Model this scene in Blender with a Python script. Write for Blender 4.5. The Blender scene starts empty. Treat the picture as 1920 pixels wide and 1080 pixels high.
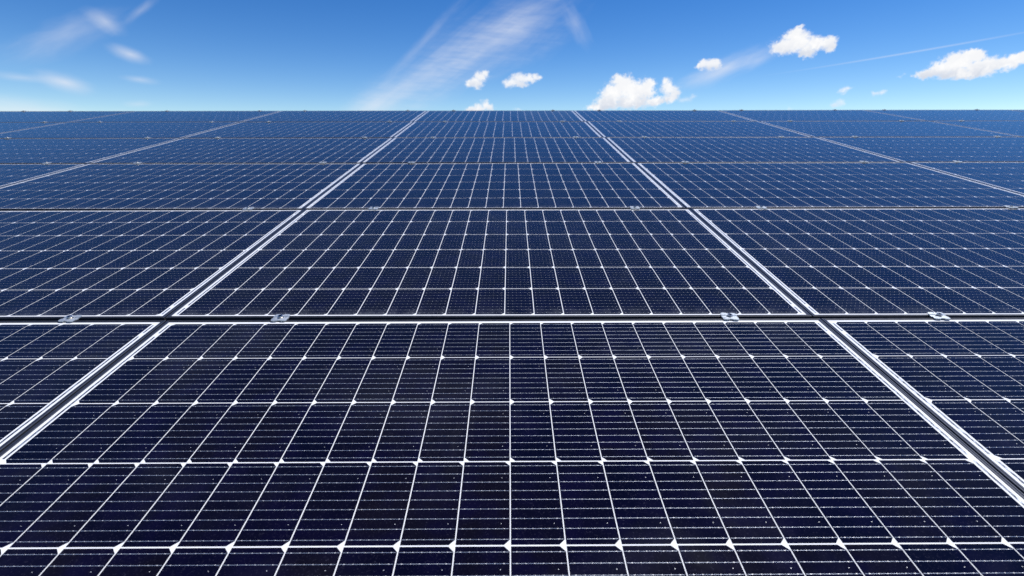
import bpy, bmesh, math, random
from mathutils import Matrix, Vector, noise
R = math.radians
random.seed(11)

# ------------------------------------------------------------------ scene, camera, world, sun
sc = bpy.context.scene
col = sc.collection
TILT_DEG = 10
TILT = R(TILT_DEG)                                   # the array leans up and away from the camera
ARRAY = Matrix.Translation((0, 0, 3.4)) @ Matrix.Rotation(TILT, 4, 'X')   # array plane -> world (its z=0 is the top of the frames)

cam_d = bpy.data.cameras.new('camera')
cam = bpy.data.objects.new('camera', cam_d)
col.objects.link(cam)
cam_d.sensor_width = 36
cam_d.lens = 917.4 / 1920 * 36
cam_d.clip_start = 0.02
cam_d.clip_end = 30000
cam_d.dof.use_dof = True
cam_d.dof.focus_distance = 1.25
cam_d.dof.aperture_fstop = 5.0
_rot = Matrix.Rotation(-0.0036, 3, 'Z') @ Matrix.Rotation(-0.4515, 3, 'X') @ Matrix.Rotation(0.0011, 3, 'Y')
_look = Matrix.Rotation(R(90), 3, 'X')
cam.matrix_world = ARRAY @ Matrix.Translation((0.036, -0.1386, 0.6717)) @ (_rot @ _look).to_4x4()
sc.camera = cam

SUN_PLANE = Vector((0.37, 0.30, 0.88)).normalized()
SUN = (ARRAY.to_3x3() @ SUN_PLANE).normalized()
sun_el = math.asin(SUN.z)
sun_az = math.atan2(SUN.x, SUN.y)

world = bpy.data.worlds.new('World')
sc.world = world
world.use_nodes = True
world.cycles.sampling_method = 'MANUAL'
world.cycles.sample_map_resolution = 512
wt = world.node_tree
wt.nodes.clear()


class NT:
    """Small helper that wires shader nodes."""
    def __init__(self, nt):
        self.nt = nt

    def n(self, kind, **kw):
        o = self.nt.nodes.new(kind)
        for k, v in kw.items():
            setattr(o, k, v)
        return o

    def put(self, sock, v):
        if isinstance(v, bpy.types.NodeSocket):
            self.nt.links.new(v, sock)
        elif v is not None:
            sock.default_value = v

    def m(self, op, a, b=None, c=None, clamp=False):
        o = self.n('ShaderNodeMath', operation=op, use_clamp=clamp)
        self.put(o.inputs[0], a); self.put(o.inputs[1], b); self.put(o.inputs[2], c)
        return o.outputs[0]

    def ramp(self, v, lo, hi, a=0.0, b=1.0, smooth=True):
        o = self.n('ShaderNodeMapRange', interpolation_type='SMOOTHSTEP' if smooth else 'LINEAR')
        for i, x in enumerate((v, lo, hi, a, b)):
            self.put(o.inputs[i], x)
        return o.outputs[0]

    def xyz(self, x, y, z=0.0):
        o = self.n('ShaderNodeCombineXYZ')
        self.put(o.inputs[0], x); self.put(o.inputs[1], y); self.put(o.inputs[2], z)
        return o.outputs[0]

    def noise(self, vec, scale, detail=4.0, rough=0.55, dist=0.0, w=None):
        o = self.n('ShaderNodeTexNoise', noise_dimensions='4D' if w is not None else '3D')
        self.put(o.inputs['Vector'], vec)
        self.put(o.inputs['Scale'], scale); self.put(o.inputs['Detail'], detail)
        self.put(o.inputs['Roughness'], rough); self.put(o.inputs['Distortion'], dist)
        if w is not None:
            self.put(o.inputs['W'], w)
        return o.outputs['Fac']

    def mix(self, f, a, b):
        o = self.n('ShaderNodeMix', data_type='RGBA')
        self.put(o.inputs[0], f); self.put(o.inputs[6], a); self.put(o.inputs[7], b)
        return o.outputs[2]


W = NT(wt)
sky = W.n('ShaderNodeTexSky', sky_type='NISHITA')
sky.sun_disc = False
sky.sun_elevation = sun_el
sky.sun_rotation = sun_az
sky.altitude = 200
sky.air_density = 0.8
sky.dust_density = 0.0
sky.ozone_density = 1.0
hsv = W.n('ShaderNodeHueSaturation')
hsv.inputs['Saturation'].default_value = 1.40
hsv.inputs['Hue'].default_value = 0.507
W.put(hsv.inputs['Color'], sky.outputs[0])

# high thin cloud: azimuth (degrees from straight ahead) and elevation of every direction
tc = W.n('ShaderNodeTexCoord')
sep = W.n('ShaderNodeSeparateXYZ')
W.put(sep.inputs[0], tc.outputs['Generated'])
AZ = W.m('MULTIPLY', W.m('ARCTAN2', sep.outputs[0], sep.outputs[1]), 57.29578)
EL = W.m('MULTIPLY', W.m('ARCSINE', sep.outputs[2]), 57.29578)
PL = W.xyz(AZ, EL)


def turned(az, el, rot):
    """Coordinates along and across a line through (az, el) at the angle rot."""
    da, de = W.m('SUBTRACT', AZ, az), W.m('SUBTRACT', EL, el + TILT_DEG - 14)
    c, s = math.cos(R(rot)), math.sin(R(rot))
    u = W.m('ADD', W.m('MULTIPLY', da, c), W.m('MULTIPLY', de, s))
    v = W.m('SUBTRACT', W.m('MULTIPLY', de, c), W.m('MULTIPLY', da, s))
    return u, v


masks = []


def veil(az, el, ru, rv, rot, amount, grain=(0.35, 1.6), soft=0.35, seed=0.0, rag=0.6, ripple=False):
    """A soft patch of thin cloud: an ellipse worn away by stretched noise."""
    u, v = turned(az, el, rot)
    r = W.m('SQRT', W.m('ADD', W.m('POWER', W.m('ABSOLUTE', W.m('DIVIDE', u, ru)), 2.0), W.m('POWER', W.m('ABSOLUTE', W.m('DIVIDE', v, rv)), 2.0)))
    nz = W.noise(W.xyz(W.m('MULTIPLY', u, grain[0]), W.m('MULTIPLY', v, grain[1]), seed), 1.0, 5.0, 0.55, 0.25)
    r = W.m('ADD', r, W.m('MULTIPLY', W.m('SUBTRACT', nz, 0.5), rag * 2))
    mk_ = W.m('MULTIPLY', W.ramp(r, 1.0, soft), amount)
    if ripple:
        rp = W.noise(W.xyz(W.m('MULTIPLY', AZ, 0.30), W.m('ADD', W.m('MULTIPLY', EL, 2.2), W.m('MULTIPLY', AZ, 0.12)), seed), 1.0, 4.0, 0.6, 0.3)
        mk_ = W.m('MULTIPLY', mk_, W.ramp(rp, 0.25, 0.72, 0.55, 1.15))
    masks.append(mk_)


# the broad brushed streak rising from the ridge: rippled sheet, bright near edge, separate strand, hooked tail
veil(-6.0, 12.8, 15.5, 3.7, 33, 0.56, (0.10, 0.8), -0.6, 3.1, 0.45, True)
veil(-10.5, 11.2, 11.0, 1.5, 38, 0.36, (0.14, 1.3), -0.6, 7.7, 0.5, True)
veil(0.5, 16.4, 8.0, 2.6, 24, 0.40, (0.18, 0.9), -0.7, 1.4, 0.6, True)
veil(-8.9, 14.9, 9.0, 0.80, 43, 0.30, (0.4, 1.2), -0.8, 5.5, 0.5)
veil(0.6, 15.2, 9.0, 4.4, 30, 0.46, (0.2, 0.7), -0.9, 15.5, 0.6, True)
veil(-14.5, 8.6, 6.0, 2.6, 35, 0.46, (0.2, 0.9), -0.8, 16.5, 0.4, True)
veil(7.0, 16.3, 3.2, 1.2, -55, 0.36, (0.4, 1.0), -0.7, 9.9, 0.6)
veil(-14.5, 8.4, 6.0, 2.0, 28, 0.46, (0.2, 0.9), -0.7, 12.3, 0.5, True)
# the streak from the small to the large cloud, and the thin trail
veil(22.0, 11.65, 6.2, 1.35, 22, 0.85, (0.3, 1.0), -0.7, 21.0, 0.45)
veil(25.0, 12.2, 2.6, 0.9, 24, 0.40, (0.4, 1.0), -0.7, 23.0, 0.45)
veil(36.5, 11.82, 12.5, 0.12, 5.3, 0.34, (0.1, 1.0), -0.2, 22.0, 0.15)
# out of focus wisps to the other side
veil(-36.6, 14.3, 1.8, 1.0, -30, 0.70, (0.5, 0.8), -0.7, 31.0, 0.35)
veil(-39.3, 12.9, 6.0, 1.6, 27, 0.40, (0.3, 1.0), -0.7, 32.0, 0.45)
veil(-34.0, 15.4, 2.6, 0.5, 40, 0.34, (0.4, 1.0), -0.7, 39.0, 0.45)
veil(-35.3, 11.95, 1.9, 0.8, -16, 0.88, (0.4, 0.7), -0.7, 33.0, 0.25)
veil(-40.1, 9.35, 2.4, 0.95, -14, 0.95, (0.35, 0.7), -0.7, 34.0, 0.25)
veil(-42.8, 9.5, 3.6, 0.5, -3, 0.46, (0.3, 1.0), -0.7, 36.0, 0.4)
veil(-35.0, 9.95, 1.7, 0.45, -4, 0.55, (0.4, 0.8), -0.7, 35.0, 0.3)
veil(-42.6, 6.9, 9.0, 1.5, -8, 0.95, (0.2, 0.8), -0.7, 37.0, 0.35)
veil(-35.4, 7.9, 1.4, 0.42, 5, 0.45, (0.5, 0.9), -0.7, 38.0, 0.4)
veil(-36.9, 7.1, 1.2, 0.4, 0, 0.40, (0.5, 0.9), -0.7, 40.0, 0.4)
tot = masks[0]
for k in masks[1:]:
    tot = W.m('SUBTRACT', 1.0, W.m('MULTIPLY', W.m('SUBTRACT', 1.0, tot), W.m('SUBTRACT', 1.0, k)))
gam = W.n('ShaderNodeGamma')
gam.inputs[1].default_value = 1.15
W.put(gam.inputs[0], hsv.outputs[0])
bgc = W.mix(tot, gam.outputs[0], (8.6, 8.9, 9.6, 1))

# small heaped clouds: (edge softness, opacity, billows as azimuth, elevation and half-sizes in degrees)
CUMULUS = [
    (0.30, 1.00, [(12.37, 6.36, 1.38, 1.14), (11.18, 5.65, 1.34, 1.05), (11.66, 7.0, 0.78, 0.57), (13.4, 5.81, 1.43, 1.04), (14.6, 5.88, 0.98, 1.04), (14.83, 6.5, 0.54, 0.46), (13.18, 4.86, 2.2, 0.74), (10.66, 4.81, 1.58, 0.7), (9.55, 4.28, 1.25, 0.43), (15.66, 4.81, 1.08, 0.53)]),
    (0.35, 0.95, [(16.74, 6.08, 0.75, 0.82), (16.37, 6.75, 0.48, 0.46), (17.32, 5.49, 0.69, 0.77), (17.1, 5.03, 0.8, 0.52)]),
    (0.60, 0.35, [(18.59, 4.94, 0.94, 0.36), (19.25, 5.12, 0.52, 0.26)]),
    (0.30, 1.00, [(27.1, 9.31, 1.17, 0.68), (27.88, 10.13, 0.79, 0.58), (28.19, 9.48, 1.49, 0.8), (29.73, 9.26, 1.11, 0.66), (30.64, 9.35, 0.71, 0.57), (29.05, 8.61, 0.87, 0.59), (28.12, 10.55, 0.44, 0.31), (30.88, 8.89, 0.5, 0.44)]),
    (0.35, 0.95, [(19.99, 8.14, 0.66, 0.39), (20.85, 8.05, 1.0, 0.49), (19.59, 8.02, 0.41, 0.29), (21.18, 8.27, 0.5, 0.34)]),
    (0.25, 1.00, [(38.41, 6.0, 0.85, 0.34), (39.22, 6.34, 0.89, 0.62), (40.15, 6.73, 1.13, 0.89), (41.21, 7.18, 0.52, 0.48), (40.64, 7.08, 0.72, 0.56), (41.85, 6.33, 1.44, 0.71), (42.92, 6.37, 0.98, 0.51), (43.62, 6.6, 0.6, 0.46), (40.48, 5.9, 1.96, 0.37), (44.18, 6.77, 0.53, 0.34)]),
    (0.40, 0.95, [(-3.82, 6.89, 0.98, 0.58), (-3.12, 7.42, 0.81, 0.63), (-2.71, 7.84, 0.46, 0.37), (-4.4, 6.72, 0.52, 0.32), (-3.54, 6.62, 0.81, 0.42)]),
    (0.40, 0.92, [(0.23, 6.84, 1.04, 0.48), (1.1, 7.27, 1.16, 0.58), (2.08, 7.31, 0.87, 0.47), (2.89, 7.47, 0.58, 0.37), (1.1, 6.74, 0.93, 0.37)]),
    (0.40, 0.95, [(-4.18, 4.19, 0.82, 0.38), (-3.41, 4.35, 1.05, 0.44), (-2.7, 4.68, 0.53, 0.44), (-2.24, 4.36, 0.53, 0.33)]),
    (0.60, 0.70, [(32.54, 5.06, 0.41, 0.32), (32.84, 5.27, 0.37, 0.27)]),
    (0.60, 0.60, [(32.2, 4.07, 0.46, 0.33), (32.47, 4.19, 0.38, 0.28)]),
    (0.60, 0.65, [(35.07, 4.78, 0.47, 0.27), (35.47, 4.93, 0.35, 0.22)]),
    (0.70, 0.30, [(36.67, 6.1, 0.3, 0.13), (36.43, 5.95, 0.23, 0.13)]),
    (0.70, 0.40, [(0.93, 4.13, 0.71, 0.22)]),
    (0.70, 0.35, [(28.44, 3.79, 0.27, 0.19)]),
]


wn = W.n('ShaderNodeTexNoise')
W.put(wn.inputs['Vector'], PL)
wn.inputs['Scale'].default_value = 0.95
wn.inputs['Detail'].default_value = 6.0
wn.inputs['Roughness'].default_value = 0.62
wof = W.n('ShaderNodeVectorMath', operation='MULTIPLY_ADD')
W.put(wof.inputs[0], wn.outputs['Color'])
wof.inputs[1].default_value = (1.5, 1.2, 0)
wof.inputs[2].default_value = (-0.75, -0.60, 0)
wsum = W.n('ShaderNodeVectorMath', operation='ADD')
W.put(wsum.inputs[0], PL)
W.put(wsum.inputs[1], wof.outputs[0])
PW_ = wsum.outputs[0]
edge = W.m('MULTIPLY', W.m('SUBTRACT', W.noise(PL, 2.8, 6.0, 0.72), 0.5), 1.25)
cum = None
under_shade = None
for soft, opac, billows in CUMULUS:
    f_, under = None, None
    for (a, e, ra, re) in billows:
        q = W.n('ShaderNodeVectorMath', operation='MULTIPLY_ADD')
        W.put(q.inputs[0], PW_)
        ra, re = ra * 1.12, re * 1.12
        q.inputs[1].default_value = (1 / ra, 1 / re, 0)
        q.inputs[2].default_value = (-a / ra, -e / re, 0)
        ln = W.n('ShaderNodeVectorMath', operation='LENGTH')
        W.put(ln.inputs[0], q.outputs[0])
        h_ = W.m('SUBTRACT', 1.0, ln.outputs['Value'])
        f_ = h_ if f_ is None else W.m('SMOOTH_MAX', f_, h_, 0.25)
    body = W.m('ADD', f_, edge)
    mk = W.m('MULTIPLY', W.ramp(body, -0.12, soft * 1.8), opac)
    lo_e = min(e - re for (a, e, ra, re) in billows)
    hi_e = max(e + re for (a, e, ra, re) in billows)
    base = W.m('MULTIPLY', W.ramp(EL, lo_e + (hi_e - lo_e) * 0.62, lo_e + (hi_e - lo_e) * 0.05), mk)
    cum = mk if cum is None else W.m('MAXIMUM', cum, mk)
    under_shade = base if under_shade is None else W.m('MAXIMUM', under_shade, base)
# shade painted into the clouds: greyer towards their undersides
tone = W.noise(PW_, 0.8, 4.0, 0.6)
ccol = W.mix(W.m('MULTIPLY', W.ramp(tone, 0.30, 0.62), W.m('ADD', W.m('MULTIPLY', under_shade, 0.75), 0.25)), (10.4, 10.4, 10.4, 1), (6.9, 7.4, 8.4, 1))
bgc = W.mix(cum, bgc, ccol)
bg = W.n('ShaderNodeBackground')
W.put(bg.inputs[0], bgc)
bg.inputs[1].default_value = 0.097
wo = W.n('ShaderNodeOutputWorld')
W.put(wo.inputs[0], bg.outputs[0])

sun_d = bpy.data.lights.new('sun', 'SUN')
sun_d.energy = 4.6
sun_d.angle = R(0.53)
sun_d.color = (1.0, 0.985, 0.955)
sun = bpy.data.objects.new('sun', sun_d)
sun.rotation_euler = SUN.to_track_quat('Z', 'Y').to_euler()
sun.location = (20, 10, 40)
col.objects.link(sun)

sc.view_settings.view_transform = 'Standard'
sc.view_settings.look = 'None'
sc.view_settings.gamma = 1
sc.view_settings.exposure = 0.0
sc.view_settings.use_curve_mapping = False
sc.render.engine = 'CYCLES'
cy = sc.cycles
cy.use_denoising = False
cy.max_bounces = 10
cy.diffuse_bounces = 3
cy.glossy_bounces = 3
cy.sample_clamp_indirect = 4.0
cy.sample_clamp_direct = 2.5
cy.blur_glossy = 0.2

# ------------------------------------------------------------------ helpers


def link(name, mesh, parent=None, mat=None):
    o = bpy.data.objects.new(name, mesh)
    col.objects.link(o)
    if mat is not None and not mesh.materials:
        mesh.materials.append(mat)
    if parent is not None:
        o.parent = parent
    return o


def from_data(name, verts, faces, mats=(), idx=None, smooth=None):
    me = bpy.data.meshes.new(name)
    me.from_pydata(verts, [], faces)
    for m_ in mats:
        me.materials.append(m_)
    if idx is not None:
        me.polygons.foreach_set('material_index', idx)
    if smooth is not None:
        me.polygons.foreach_set('use_smooth', smooth)
    me.update()
    return me


def material(name):
    m_ = bpy.data.materials.new(name)
    m_.use_nodes = True
    t = NT(m_.node_tree)
    b = m_.node_tree.nodes['Principled BSDF']
    return m_, t, b


# ------------------------------------------------------------------ materials
COAT_R, COAT_IOR = 0.03, 1.30     # the module's front glass, bonded to what lies under it


def glazed(b):
    b.inputs['Coat Weight'].default_value = 1.0
    b.inputs['Coat Roughness'].default_value = COAT_R
    b.inputs['Coat IOR'].default_value = COAT_IOR


PX, PY = 0.0841, 0.1686          # cell pitch
CW, CH = 0.0823, 0.1660          # cell size

# silicon: blue-black, grainy, each cell a little different, faint printed line between the wires
M_CELL, t, b = material('monocrystalline silicon')
oi = t.n('ShaderNodeObjectInfo')
geo = t.n('ShaderNodeNewGeometry')
tex = t.n('ShaderNodeTexCoord')
rnd = t.m('FRACT', t.m('ADD', oi.outputs['Random'], geo.outputs['Random Per Island']))
w4 = t.m('MULTIPLY', rnd, 40.0)
grain = t.noise(tex.outputs['Object'], 330.0, 3.0, 0.75, 0.0, w4)
spark = t.ramp(grain, 0.55, 0.78)
cloudy = t.noise(tex.outputs['Object'], 16.0, 2.0, 0.5, 0.0, w4)
sp = t.n('ShaderNodeSeparateXYZ')
t.put(sp.inputs[0], tex.outputs['Object'])
rowf = t.m('FRACT', t.m('ADD', t.m('DIVIDE', sp.outputs[1], CH / 9), 40.0))
midl = t.ramp(t.m('ABSOLUTE', t.m('SUBTRACT', rowf, 0.0)), 0.05, 0.0)
dash = t.ramp(t.noise(t.xyz(sp.outputs[0], t.m('MULTIPLY', sp.outputs[1], 0.3), 0.0), 420.0, 1.0, 0.5, 0.0, w4), 0.5, 0.7)
midl = t.m('MULTIPLY', midl, dash)
c1 = t.mix(rnd, (0.0012, 0.0009, 0.0068, 1), (0.0040, 0.0026, 0.0050, 1))
c2 = t.mix(t.ramp(cloudy, 0.35, 0.75), c1, (0.0030, 0.0018, 0.0135, 1))
c3 = t.mix(t.m('MULTIPLY', spark, 0.6), c2, (0.055, 0.052, 0.082, 1))
c4 = t.mix(t.m('MULTIPLY', midl, 0.18), c3, (0.12, 0.13, 0.19, 1))
# dried specks on the glass, world sized, more of them in some places than others
wv = t.n('ShaderNodeTexVoronoi')
wv.inputs['Scale'].default_value = 42.0
t.put(wv.inputs['Vector'], geo.outputs['Position'])
patch = t.ramp(t.noise(geo.outputs['Position'], 1.6, 3.0, 0.6), 0.56, 0.72)
sc_ = t.n('ShaderNodeSeparateColor')
t.put(sc_.inputs[0], wv.outputs['Color'])
pick = t.m('GREATER_THAN', sc_.outputs[0], 0.965)
speck = t.m('MULTIPLY', t.m('MULTIPLY', t.ramp(wv.outputs['Distance'], 0.11, 0.05), pick), patch)
c5 = t.mix(t.m('MULTIPLY', speck, 0.8), c4, (0.45, 0.45, 0.46, 1))
# dust: a thin uneven film, thicker where rain leaves it along the lower edge of every panel
up = t.n('ShaderNodeVectorMath', operation='DOT_PRODUCT')
t.put(up.inputs[0], geo.outputs['Position'])
up.inputs[1].default_value = (0, math.cos(TILT), math.sin(TILT))
vv = t.m('FRACT', t.m('ADD', t.m('DIVIDE', t.m('SUBTRACT', up.outputs['Value'], 3.4 * math.sin(TILT)), 1.056), 10.0))
film = t.noise(geo.outputs['Position'], 3.5, 5.0, 0.65, 0.6)
rim = t.m('MULTIPLY', t.ramp(vv, 0.075, 0.012), t.ramp(t.noise(geo.outputs['Position'], 26.0, 4.0, 0.65), 0.32, 0.70))
c6 = t.mix(t.m('MULTIPLY', rim, 0.16), c5, (0.30, 0.31, 0.33, 1))
c6 = t.mix(t.ramp(film, 0.42, 0.80, 0.0, 0.022), c6, (0.36, 0.36, 0.36, 1))
t.put(b.inputs['Base Color'], c6)
b.inputs['Roughness'].default_value = 0.6
b.inputs['Specular IOR Level'].default_value = 0.0
b.inputs['Sheen Weight'].default_value = 0.05      # a film of dust, its sheen added to lighten the far rows
b.inputs['Sheen Roughness'].default_value = 0.35
glazed(b)
t.put(b.inputs['Coat Roughness'], t.ramp(film, 0.35, 0.70, 0.02, 0.11))

# busbar wire: tinned copper
M_WIRE, t, b = material('tinned wire')
b.inputs['Base Color'].default_value = (0.62, 0.66, 0.74, 1)
b.inputs['Metallic'].default_value = 0.6
gp = t.n('ShaderNodeNewGeometry')
t.put(b.inputs['Roughness'], t.ramp(t.noise(gp.outputs['Position'], 38.0, 3.0, 0.65), 0.45, 0.68, 0.52, 0.16))
b.inputs['Specular IOR Level'].default_value = 0.2
glazed(b)

# the same wires far off, flat; weaker glint painted in as darker colour
M_WIRE_FAR, t, b = material('tinned wire, dull')
b.inputs['Base Color'].default_value = (0.16, 0.18, 0.22, 1)
b.inputs['Roughness'].default_value = 0.7
b.inputs['Specular IOR Level'].default_value = 0.0
glazed(b)

M_PAD, t, b = material('solder pad')
b.inputs['Base Color'].default_value = (0.80, 0.81, 0.82, 1)
b.inputs['Metallic'].default_value = 0.25
b.inputs['Roughness'].default_value = 0.5
glazed(b)

# white backsheet seen in the joints and margins
M_BACK, t, b = material('white backsheet')
tx = t.n('ShaderNodeTexCoord')
t.put(b.inputs['Base Color'], t.mix(t.noise(tx.outputs['Object'], 30.0, 4.0, 0.6), (0.82, 0.82, 0.81, 1), (0.88, 0.88, 0.86, 1)))
b.inputs['Roughness'].default_value = 0.6
b.inputs['Specular IOR Level'].default_value = 0.2
glazed(b)

# collector ribbon in the margin, dull and wrinkled
M_RIB, t, b = material('collector ribbon')
tx = t.n('ShaderNodeTexCoord')
oi = t.n('ShaderNodeObjectInfo')
nz = t.noise(t.xyz(*[t.m('MULTIPLY', s_, k_) for s_, k_ in zip(
    [(lambda q: (t.put(q.inputs[0], tx.outputs['Object']), q)[1])(t.n('ShaderNodeSeparateXYZ')).outputs[i] for i in range(3)], (380, 90, 1))]), 1.0, 4.0, 0.65, 0.4, t.m('MULTIPLY', oi.outputs['Random'], 30))
t.put(b.inputs['Base Color'], t.mix(t.ramp(nz, 0.44, 0.62), (0.025, 0.030, 0.045, 1), (0.50, 0.53, 0.58, 1)))
b.inputs['Metallic'].default_value = 0.5
b.inputs['Roughness'].default_value = 0.42
bp = t.n('ShaderNodeBump')
bp.inputs['Strength'].default_value = 0.5
bp.inputs['Distance'].default_value = 0.001
t.put(bp.inputs['Height'], nz)
t.put(b.inputs['Normal'], bp.outputs[0])
glazed(b)

# black anodised frame
M_FRAME, t, b = material('black anodised aluminium')
tx = t.n('ShaderNodeTexCoord')
nz = t.noise(tx.outputs['Object'], 60.0, 4.0, 0.6)
t.put(b.inputs['Base Color'], t.mix(nz, (0.040, 0.041, 0.048, 1), (0.070, 0.071, 0.080, 1)))
b.inputs['Metallic'].default_value = 0.5
t.put(b.inputs['Roughness'], t.ramp(nz, 0.3, 0.7, 0.42, 0.56))
b.inputs['Specular IOR Level'].default_value = 0.35

# same anodising; coat added to brighten the side rails with sky reflection
M_FRAME_SIDE = M_FRAME.copy()
M_FRAME_SIDE.name = 'black anodised aluminium, glossier'
b = M_FRAME_SIDE.node_tree.nodes['Principled BSDF']
b.inputs['Coat Weight'].default_value = 1.0
b.inputs['Coat IOR'].default_value = 1.6
b.inputs['Coat Roughness'].default_value = 0.18

# bright aluminium clamp
M_CLAMP, t, b = material('mill aluminium')
tx = t.n('ShaderNodeTexCoord')
nz = t.noise(tx.outputs['Object'], 180.0, 4.0, 0.65)
t.put(b.inputs['Base Color'], t.mix(nz, (0.36, 0.40, 0.43, 1), (0.58, 0.61, 0.64, 1)))
b.inputs['Metallic'].default_value = 0.55
t.put(b.inputs['Roughness'], t.ramp(nz, 0.3, 0.7, 0.40, 0.62))

M_STEEL, t, b = material('stainless steel')
b.inputs['Base Color'].default_value = (0.62, 0.60, 0.57, 1)
b.inputs['Metallic'].default_value = 1.0
b.inputs['Roughness'].default_value = 0.28

M_HOLE, t, b = material('socket recess')
b.inputs['Base Color'].default_value = (0.06, 0.06, 0.065, 1)
b.inputs['Metallic'].default_value = 0.8
b.inputs['Roughness'].default_value = 0.5

M_ROOF, t, b = material('dark roofing felt')
tx = t.n('ShaderNodeTexCoord')
t.put(b.inputs['Base Color'], t.mix(t.noise(tx.outputs['Object'], 9.0, 6.0, 0.65), (0.030, 0.030, 0.032, 1), (0.060, 0.058, 0.056, 1)))
b.inputs['Roughness'].default_value = 0.9

M_GROUND, t, b = material('meadow')
tx = t.n('ShaderNodeTexCoord')
t.put(b.inputs['Base Color'], t.mix(t.noise(tx.outputs['Object'], 0.05, 8.0, 0.65), (0.045, 0.075, 0.022, 1), (0.10, 0.11, 0.045, 1)))
b.inputs['Roughness'].default_value = 1.0

M_WALL, t, b = material('rendered wall')
tx = t.n('ShaderNodeTexCoord')
t.put(b.inputs['Base Color'], t.mix(t.noise(tx.outputs['Object'], 2.0, 6.0, 0.6), (0.42, 0.41, 0.39, 1), (0.50, 0.49, 0.46, 1)))
b.inputs['Roughness'].default_value = 0.9

# ------------------------------------------------------------------ ground and roof
PW, PD = 1.820, 1.056             # panel pitch across and up the slope
GAP_X, GAP_Y = 0.0044, 0.012
FW, FD = PW - GAP_X, PD - GAP_Y   # outside of one frame
SHEAR = -0.0145                   # each row sits a little further over than the one below it
FH = 0.035                        # frame height
LIP, PROUD = 0.0092, 0.0013
ROWS = 6

gm = from_data('ground', [(-9000, -9000, 0), (9000, -9000, 0), (9000, 9000, 0), (-9000, 9000, 0)], [(0, 1, 2, 3)], [M_GROUND])
g = link('ground', gm)
g['kind'] = 'structure'

rx0, rx1, ry0, ry1, rz1, rz0 = -9.6, 9.6, -0.35, 6.75, -0.125, -0.325
rv = [(x, y, z) for z in (rz0, rz1) for (x, y) in ((rx0, ry0), (rx1, ry0), (rx1, ry1), (rx0, ry1))]
rm = from_data('roof', rv, [(3, 2, 1, 0), (4, 5, 6, 7), (0, 1, 5, 4), (1, 2, 6, 5), (2, 3, 7, 6), (3, 0, 4, 7)], [M_ROOF])
roof = link('roof', rm)
roof['kind'] = 'structure'
roof.matrix_world = ARRAY
# walls under the roof slab, following its slope
inset = 0.35
wv_ = []
for (x, y) in ((rx0 + inset, ry0 + inset), (rx1 - inset, ry0 + inset), (rx1 - inset, ry1 - inset), (rx0 + inset, ry1 - inset)):
    p = ARRAY @ Vector((x, y, rz0 - 0.003))
    wv_ += [(p.x, p.y, 0.0), tuple(p)]
wm = from_data('building_wall', wv_, [(0, 2, 3, 1), (2, 4, 5, 3), (4, 6, 7, 5), (6, 0, 1, 7)], [M_WALL])
bw = link('building_wall', wm)
bw['kind'] = 'structure'

# ------------------------------------------------------------------ panel parts
Z_GL = FH - PROUD                 # level of the glass inside a panel (panel origin: underside of its frame)


def bar_mesh(name, length, mat):
    """One side of a frame along x, outer face at y=0, mitred ends, inside towards +y."""
    prof = [(0, 0), (0, FH - .0009), (.0003, FH - .0003), (.0009, FH), (LIP - .0012, FH), (LIP - .0004, FH - .0003), (LIP, FH - .0008), (LIP, FH - .0032), (.002, FH - .0032), (.002, 0)]
    # a shallow groove runs along the top of the lip
    prof[4:4] = [(.0034, FH), (.0037, FH - .0011), (.0048, FH - .0011), (.0051, FH)]
    n = len(prof)
    vs = []
    for s in (-1, 1):
        for (u, z) in prof:
            vs.append((s * (length / 2 - u), u, z))
    fs = [(i, i + n, (i + 1) % n + n, (i + 1) % n) for i in range(n)]
    fs += [tuple(range(n)), tuple(range(2 * n - 1, n - 1, -1))]
    fs = [tuple(reversed(f)) for f in fs]
    me = from_data(name, vs, fs, [mat])
    bm = bmesh.new(); bm.from_mesh(me)
    bmesh.ops.recalc_face_normals(bm, faces=bm.faces)
    bm.to_mesh(me); bm.free()
    return me


BAR_LONG = bar_mesh('frame_bar', FW, M_FRAME)
BAR_SHORT = bar_mesh('frame_bar', FD, M_FRAME_SIDE)
bx, by = FW / 2 - LIP - .0001, FD / 2 - LIP - .0001
BACK = from_data('backsheet', [(-bx, -by, 0), (bx, -by, 0), (bx, by, 0), (-bx, by, 0)], [(0, 1, 2, 3)], [M_BACK])

GX0 = -(20 * PX) / 2              # first cell centre
GY0 = -(5 * PY) / 2 - 0.0015      # the lower margin is the narrower one
RIBX = abs(GX0) + CW / 2 + 0.42 * (bx - abs(GX0) - CW / 2)


def ribbon_mesh(seed, half=.0023):
    rg = random.Random(seed)
    vs, fs = [], []
    cuts = [(-by + .012, -by + .050), (-by + .066, -.004), (.010, by - .075), (by - .058, by - .016)]
    for (a, b_) in cuts:
        n = max(1, int((b_ - a) / .03))
        for i in range(n + 1):
            y = a + (b_ - a) * i / n
            w = half + rg.uniform(-.0001, .0001)
            o_ = rg.uniform(-.0004, .0004)
            vs += [(o_ - w, y, rg.uniform(0, .00006)), (o_ + w, y, rg.uniform(0, .00006))]
            if i:
                k_ = len(vs)
                fs.append((k_ - 4, k_ - 3, k_ - 1, k_ - 2))
    return from_data('ribbon', vs, fs, [M_RIB])


RIBS = [ribbon_mesh(s) for s in range(4)]
RIBS_FAR = [ribbon_mesh(s, .0013) for s in range(4)]
CHAM = 0.0085
PAD_F = (-.395, -.235, -.078, .078, .235, .395)


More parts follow.
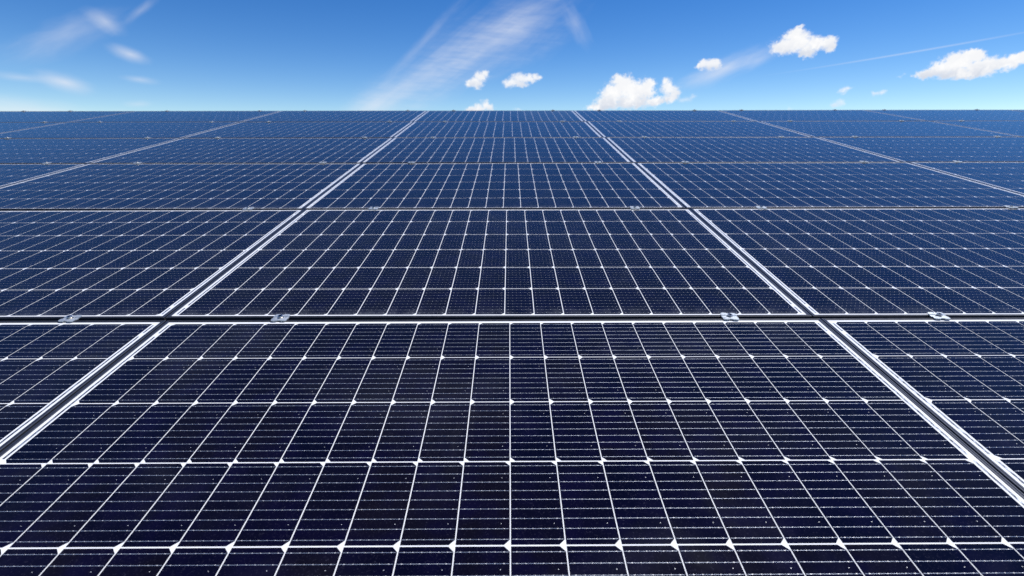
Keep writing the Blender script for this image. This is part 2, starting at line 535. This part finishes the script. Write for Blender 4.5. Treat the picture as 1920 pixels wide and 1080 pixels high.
def cell_geo(side, fine=2, cw=CW, ch=CH):
    """One half cell centred on the origin; side +1/-1 says which long edge has the clipped corners.
    fine: 2 round wires with solder pads, 1 flat wires with pads, 0 flat wires only. Returns verts, faces, material index, smooth flags."""
    hx, hy = cw / 2, ch / 2
    s = side
    out = [(-s * hx, -hy), (s * (hx - CHAM), -hy), (s * hx, -hy + CHAM), (s * hx, hy - CHAM), (s * (hx - CHAM), hy), (-s * hx, hy)]
    if s < 0:
        out.reverse()
    vs = [(x, y, 0.0) for x, y in out]
    fs, mi, sm = [tuple(range(6))], [0], [False]
    for k in range(9):
        y = (k - 4) * ch / 9
        xa, xb = -hx + .0015, hx - .0015
        lim = CHAM - (hy - abs(y))
        if lim > 0:
            if s > 0: xb -= lim
            else: xa += lim
        if fine == 2:
            r = .00029
            pr = [(-r, .00002), (-r * .75, .00016), (-r * .28, .00023), (r * .28, .00023), (r * .75, .00016), (r, .00002)]
            b0 = len(vs)
            for x in (xa, xb):
                vs += [(x, y + u, z) for u, z in pr]
            for i in range(5):
                fs.append((b0 + i, b0 + 6 + i, b0 + 7 + i, b0 + 1 + i)); mi.append(1); sm.append(True)
        else:
            b0 = len(vs)
            r = .00024
            vs += [(xa, y - r, .0001), (xb, y - r, .0001), (xb, y + r, .0001), (xa, y + r, .0001)]
            fs.append((b0, b0 + 1, b0 + 2, b0 + 3)); mi.append(1); sm.append(False)
        if fine:
            for f_ in PAD_F:
                x, px_, py_ = f_ * cw, (.0010 if abs(f_) > .3 else .0006), .00048
                b0 = len(vs)
                vs += [(x - px_, y - py_, .00026), (x + px_, y - py_, .00026), (x + px_, y + py_, .00026), (x - px_, y + py_, .00026)]
                fs.append((b0, b0 + 1, b0 + 2, b0 + 3)); mi.append(2); sm.append(False)
    if fine:
        for y in (-2.5 * ch / 9, 2.5 * ch / 9):    # the two registration dots
            x = .335 * cw
            b0 = len(vs)
            vs += [(x + .0006 * math.cos(a * math.pi / 4), y + .0006 * math.sin(a * math.pi / 4), .00008) for a in range(8)]
            fs.append(tuple(range(b0, b0 + 8))); mi.append(2); sm.append(False)
    return vs, fs, mi, sm


CELL = {}
for s in (1, -1):
    v, f, mi, smf = cell_geo(s)
    CELL[s] = from_data('solar_cell', v, f, [M_CELL, M_WIRE, M_PAD], mi, smf)


def cell_spots():
    for j in range(6):
        for i in range(21):
            yield GX0 + i * PX, GY0 + j * PY, (1 if j < 3 else -1)


def cell_sheet(fine):
    V, F, MI, SM = [], [], [], []
    src = {s: cell_geo(s, fine, .0818, .1656) for s in (1, -1)}  # slightly smaller cells: wider white joints stand in for bloom
    for x, y, s in cell_spots():
        v, f, mi, smf = src[s]
        o_ = len(V)
        V += [(a + x, b_ + y, c) for a, b_, c in v]
        F += [tuple(k + o_ for k in q) for q in f]
        MI += mi; SM += smf
    return from_data('solar_cells', V, F, [M_CELL, M_WIRE_FAR, M_PAD], MI, SM)


SHEET_FINE, SHEET = cell_sheet(1), cell_sheet(0)
CELL_FAR, CELL_MID = {}, {}
for s in (1, -1):
    for kind, keep in ((0, CELL_FAR), (1, CELL_MID)):
        v, f, mi, smf = cell_geo(s, kind, .0818, .1656)  # same widened joints, bloom put into the shape
        keep[s] = from_data('solar_cell', v, f, [M_CELL, M_WIRE_FAR, M_PAD], mi, smf)

ROW_WORD = ['front', 'second', 'third', 'fourth', 'fifth', 'top']
SIDE = {0: 'middle column', -1: 'first column left of the middle one', 1: 'first column right of the middle one',
        -2: 'second column left of the middle one', 2: 'second column right of the middle one',
        -3: 'third column left of the middle one', 3: 'third column right of the middle one',
        -4: 'fourth column left of the middle one', 4: 'fourth column right of the middle one'}
rj = random.Random(5)
ROW_TURN = [0.0013, 0.0002, -0.0006, -0.0006, -0.0003, 0.0003]   # rows are not laid perfectly parallel


def row_x(r):
    return SHEAR * (r + .5) * PD


def build_panel(c, r):
    root = bpy.data.objects.new('solar_panel', None)
    root.empty_display_size = 0.1
    col.objects.link(root)
    th = ROW_TURN[r]
    px_ = c * PW + row_x(r) + rj.uniform(-.0006, .0006)
    py_ = (r + .5) * PD + th * c * PW + rj.uniform(-.0004, .0004)
    tip = Matrix.Rotation(rj.uniform(-.0009, .0009), 4, 'Y') @ Matrix.Rotation(rj.uniform(-.0016, .0016), 4, 'X')
    root.matrix_world = ARRAY @ Matrix.Translation((px_, py_, -FH + rj.uniform(-.0010, .0004))) @ Matrix.Rotation(th, 4, 'Z') @ tip
    root['label'] = 'dark blue solar panel, %s row, %s' % (ROW_WORD[r], SIDE[c])
    root['category'] = 'solar panel'
    root['group'] = 'solar panels of the tilted array'
    for me, x, y, a in ((BAR_LONG, 0, -FD / 2, 0), (BAR_LONG, 0, FD / 2, math.pi), (BAR_SHORT, FW / 2, 0, math.pi / 2), (BAR_SHORT, -FW / 2, 0, -math.pi / 2)):
        o = link('frame_bar', me, root)
        o.location = (x, y, 0)
        o.rotation_euler = (0, 0, a)
    o = link('backsheet', BACK, root)
    o.location = (0, 0, Z_GL - .0003)
    for s in (-1, 1):
        o = link('ribbon', (RIBS if r < 2 else RIBS_FAR)[rj.randrange(4)], root)
        o.location = (s * RIBX, 0, Z_GL - .00015)
    if r <= 2 and abs(c) <= (1 if r < 2 else 2):
        for x, y, s in cell_spots():
            o = link('solar_cell', (CELL, CELL_MID, CELL_FAR)[r][s], root)
            o.location = (x, y, Z_GL)
    else:
        o = link('solar_cells', SHEET_FINE if r < 2 else SHEET, root)
        o.location = (0, 0, Z_GL)
        o['kind'] = 'stuff'
    return root


for r in range(ROWS):
    for c in range(-4, 5):
        if abs(c) <= (3 if r < 4 else 4):
            build_panel(c, r)

# ------------------------------------------------------------------ clamps


def clamp_plate(end=False):
    """Mid clamp: a bent plate bridging two frames, its flanges resting on the lips, notched at the front edge; y runs up the slope."""
    L = 0.0215
    half = 0.018
    tk = 0.003
    # cross-section along y: lower flange, trough wall, trough floor (bolt seat), wall, upper flange
    prof = [(-half, 0.0002), (-0.0052, 0.0002), (-0.0040, -0.0016), (0.0040, -0.0016), (0.0052, 0.0002), (half, 0.0002)]
    bm = bmesh.new()
    rows = []
    xs = [-L, -L + .004, -.0065, -.0045, .0045, .0065, L - .004, L]
    for x in xs:
        lo, hi = [], []
        for k_, (y, z) in enumerate(prof):
            yy = y
            if k_ in (0, 5):
                if abs(x) < .005: yy = y * .84            # notch
                if abs(x) > L - .001: yy = y * .80        # rounded corners
            lift = 0.0006 if abs(x) > L - .001 else 0
            lo.append(bm.verts.new((x, yy, z)))
            hi.append(bm.verts.new((x, yy * .985, z + tk - lift)))
        rows.append((lo, hi))
    n = len(prof)
    for (l0, h0), (l1, h1) in zip(rows, rows[1:]):
        for i in range(n - 1):
            bm.faces.new((h0[i], h1[i], h1[i + 1], h0[i + 1]))
            bm.faces.new((l0[i + 1], l1[i + 1], l1[i], l0[i]))
        bm.faces.new((l0[0], l1[0], h1[0], h0[0]))
        bm.faces.new((h0[-1], h1[-1], l1[-1], l0[-1]))
    for lo, hi in (rows[0], rows[-1]):
        for i in range(n - 1):
            bm.faces.new((lo[i], hi[i], hi[i + 1], lo[i + 1]))
    bmesh.ops.recalc_face_normals(bm, faces=bm.faces)
    me = bpy.data.meshes.new('plate')
    bm.to_mesh(me); bm.free()
    me.materials.append(M_CLAMP)
    return me


def ring(n, r, z, a0=0.0):
    return [(r * math.cos(a0 + 2 * math.pi * i / n), r * math.sin(a0 + 2 * math.pi * i / n), z) for i in range(n)]


def bolt_mesh():
    """Socket-head cap screw with its shaft going down to the roof; the recess has its own dark material."""
    n = 18
    loops = [ring(n, .004, -.088), ring(n, .004, .0014), ring(n, .0066, .0014), ring(n, .0066, .0066), ring(n, .0060, .0074), ring(n, .0038, .0074)]
    vs = [v for l in loops for v in l]
    fs, mi, smf = [], [], []
    for k in range(len(loops) - 1):
        for i in range(n):
            j = (i + 1) % n
            fs.append((k * n + i, k * n + j, (k + 1) * n + j, (k + 1) * n + i)); mi.append(0); smf.append(k in (0, 2))
    b0 = len(vs)
    vs += ring(6, .0034, .0030)
    top = (len(loops) - 1) * n
    for i in range(n):
        j = (i + 1) % n
        fs.append((top + i, top + j, b0 + (j * 6 // n) % 6, b0 + i * 6 // n) if (j * 6 // n) % 6 != i * 6 // n else (top + i, top + j, b0 + i * 6 // n)); mi.append(1); smf.append(False)
    fs.append(tuple(range(b0, b0 + 6))); mi.append(1); smf.append(False)
    return from_data('bolt', vs, fs, [M_STEEL, M_HOLE], mi, smf)


def washer_mesh():
    n = 18
    vs = ring(n, .0088, .0) + ring(n, .0088, .0012) + ring(n, .0046, .0012)
    fs = [(k * n + i, k * n + (i + 1) % n, (k + 1) * n + (i + 1) % n, (k + 1) * n + i) for k in range(2) for i in range(n)]
    return from_data('washer', vs, fs, [M_STEEL])


PLATE, BOLT, WASHER = clamp_plate(), bolt_mesh(), washer_mesh()

# x of every clamp on each joint line, in metres from the array's middle line (joint 6 is the free top edge)
CLAMPS = {1: [(-1, .855), (0, .175), (0, .866), (1, .187)], 2: [(-1, .857), (0, .181), (0, .862), (1, .190), (1, .845)],
          3: [(-2, .85), (-1, .18), (-1, .86), (0, .182), (0, .868), (1, .188), (1, .848), (2, .19)],
          4: [(-2, .18), (-2, .84), (-1, .17), (-1, .865), (0, .188), (0, .866), (1, .19), (1, .843), (2, .19), (2, .87)],
          5: [(-3, .87), (-2, .188), (-2, .835), (-1, .163), (-1, .866), (0, .182), (0, .868), (1, .197), (1, .862), (2, .19), (2, .842), (3, .19)],
          6: [(-3, .24), (-3, .56), (-2, .22), (-2, .856), (-1, .163), (-1, .87), (0, .183), (0, .866), (1, .184), (1, .841), (2, .163), (2, .81), (3, .15), (3, .79)]}
JOINT = {1: 'joint behind front row', 2: 'joint behind second row', 3: 'joint behind third row', 4: 'joint behind fourth row',
         5: 'joint below top row', 6: 'upper array edge'}
COLW = {0: 'middle column', -1: 'first column left of middle', 1: 'first column right of middle', -2: 'second column left of middle',
        2: 'second column right of middle', -3: 'third column left of middle', 3: 'third column right of middle'}
rc = random.Random(3)
for jn, spots in CLAMPS.items():
    for (c, f_) in spots:
        root = bpy.data.objects.new('panel_clamp', None)
        root.empty_display_size = 0.03
        col.objects.link(root)
        x = c * PW + SHEAR * jn * PD - FW / 2 + f_ * FW
        th = ROW_TURN[min(jn, ROWS - 1)]
        y = jn * PD + th * c * PW
        root.matrix_world = ARRAY @ Matrix.Translation((x, y, 0.0004)) @ Matrix.Rotation(rc.uniform(-.10, .10), 4, 'Z') @ Matrix.Rotation(rc.uniform(-.03, .03), 4, 'X')
        root['label'] = 'silver clamp on the %s, %s end of %s' % (JOINT[jn], 'left' if f_ < .5 else 'right', COLW[c])
        if jn == 6 and c == -3:
            root['label'] = 'silver clamp on the upper array edge, %s third column left of middle' % ('left part of' if f_ < .4 else 'halfway along')
        root['category'] = 'clamp'
        root['group'] = 'silver clamps holding the panels'
        link('plate', PLATE, root)
        wo_ = link('washer', WASHER, root)
        wo_.location = (0, 0, .0015)
        bo = link('bolt', BOLT, root)
        bo.location = (0, 0, .0014)
        bo.rotation_euler = (0, 0, rc.uniform(0, 6))
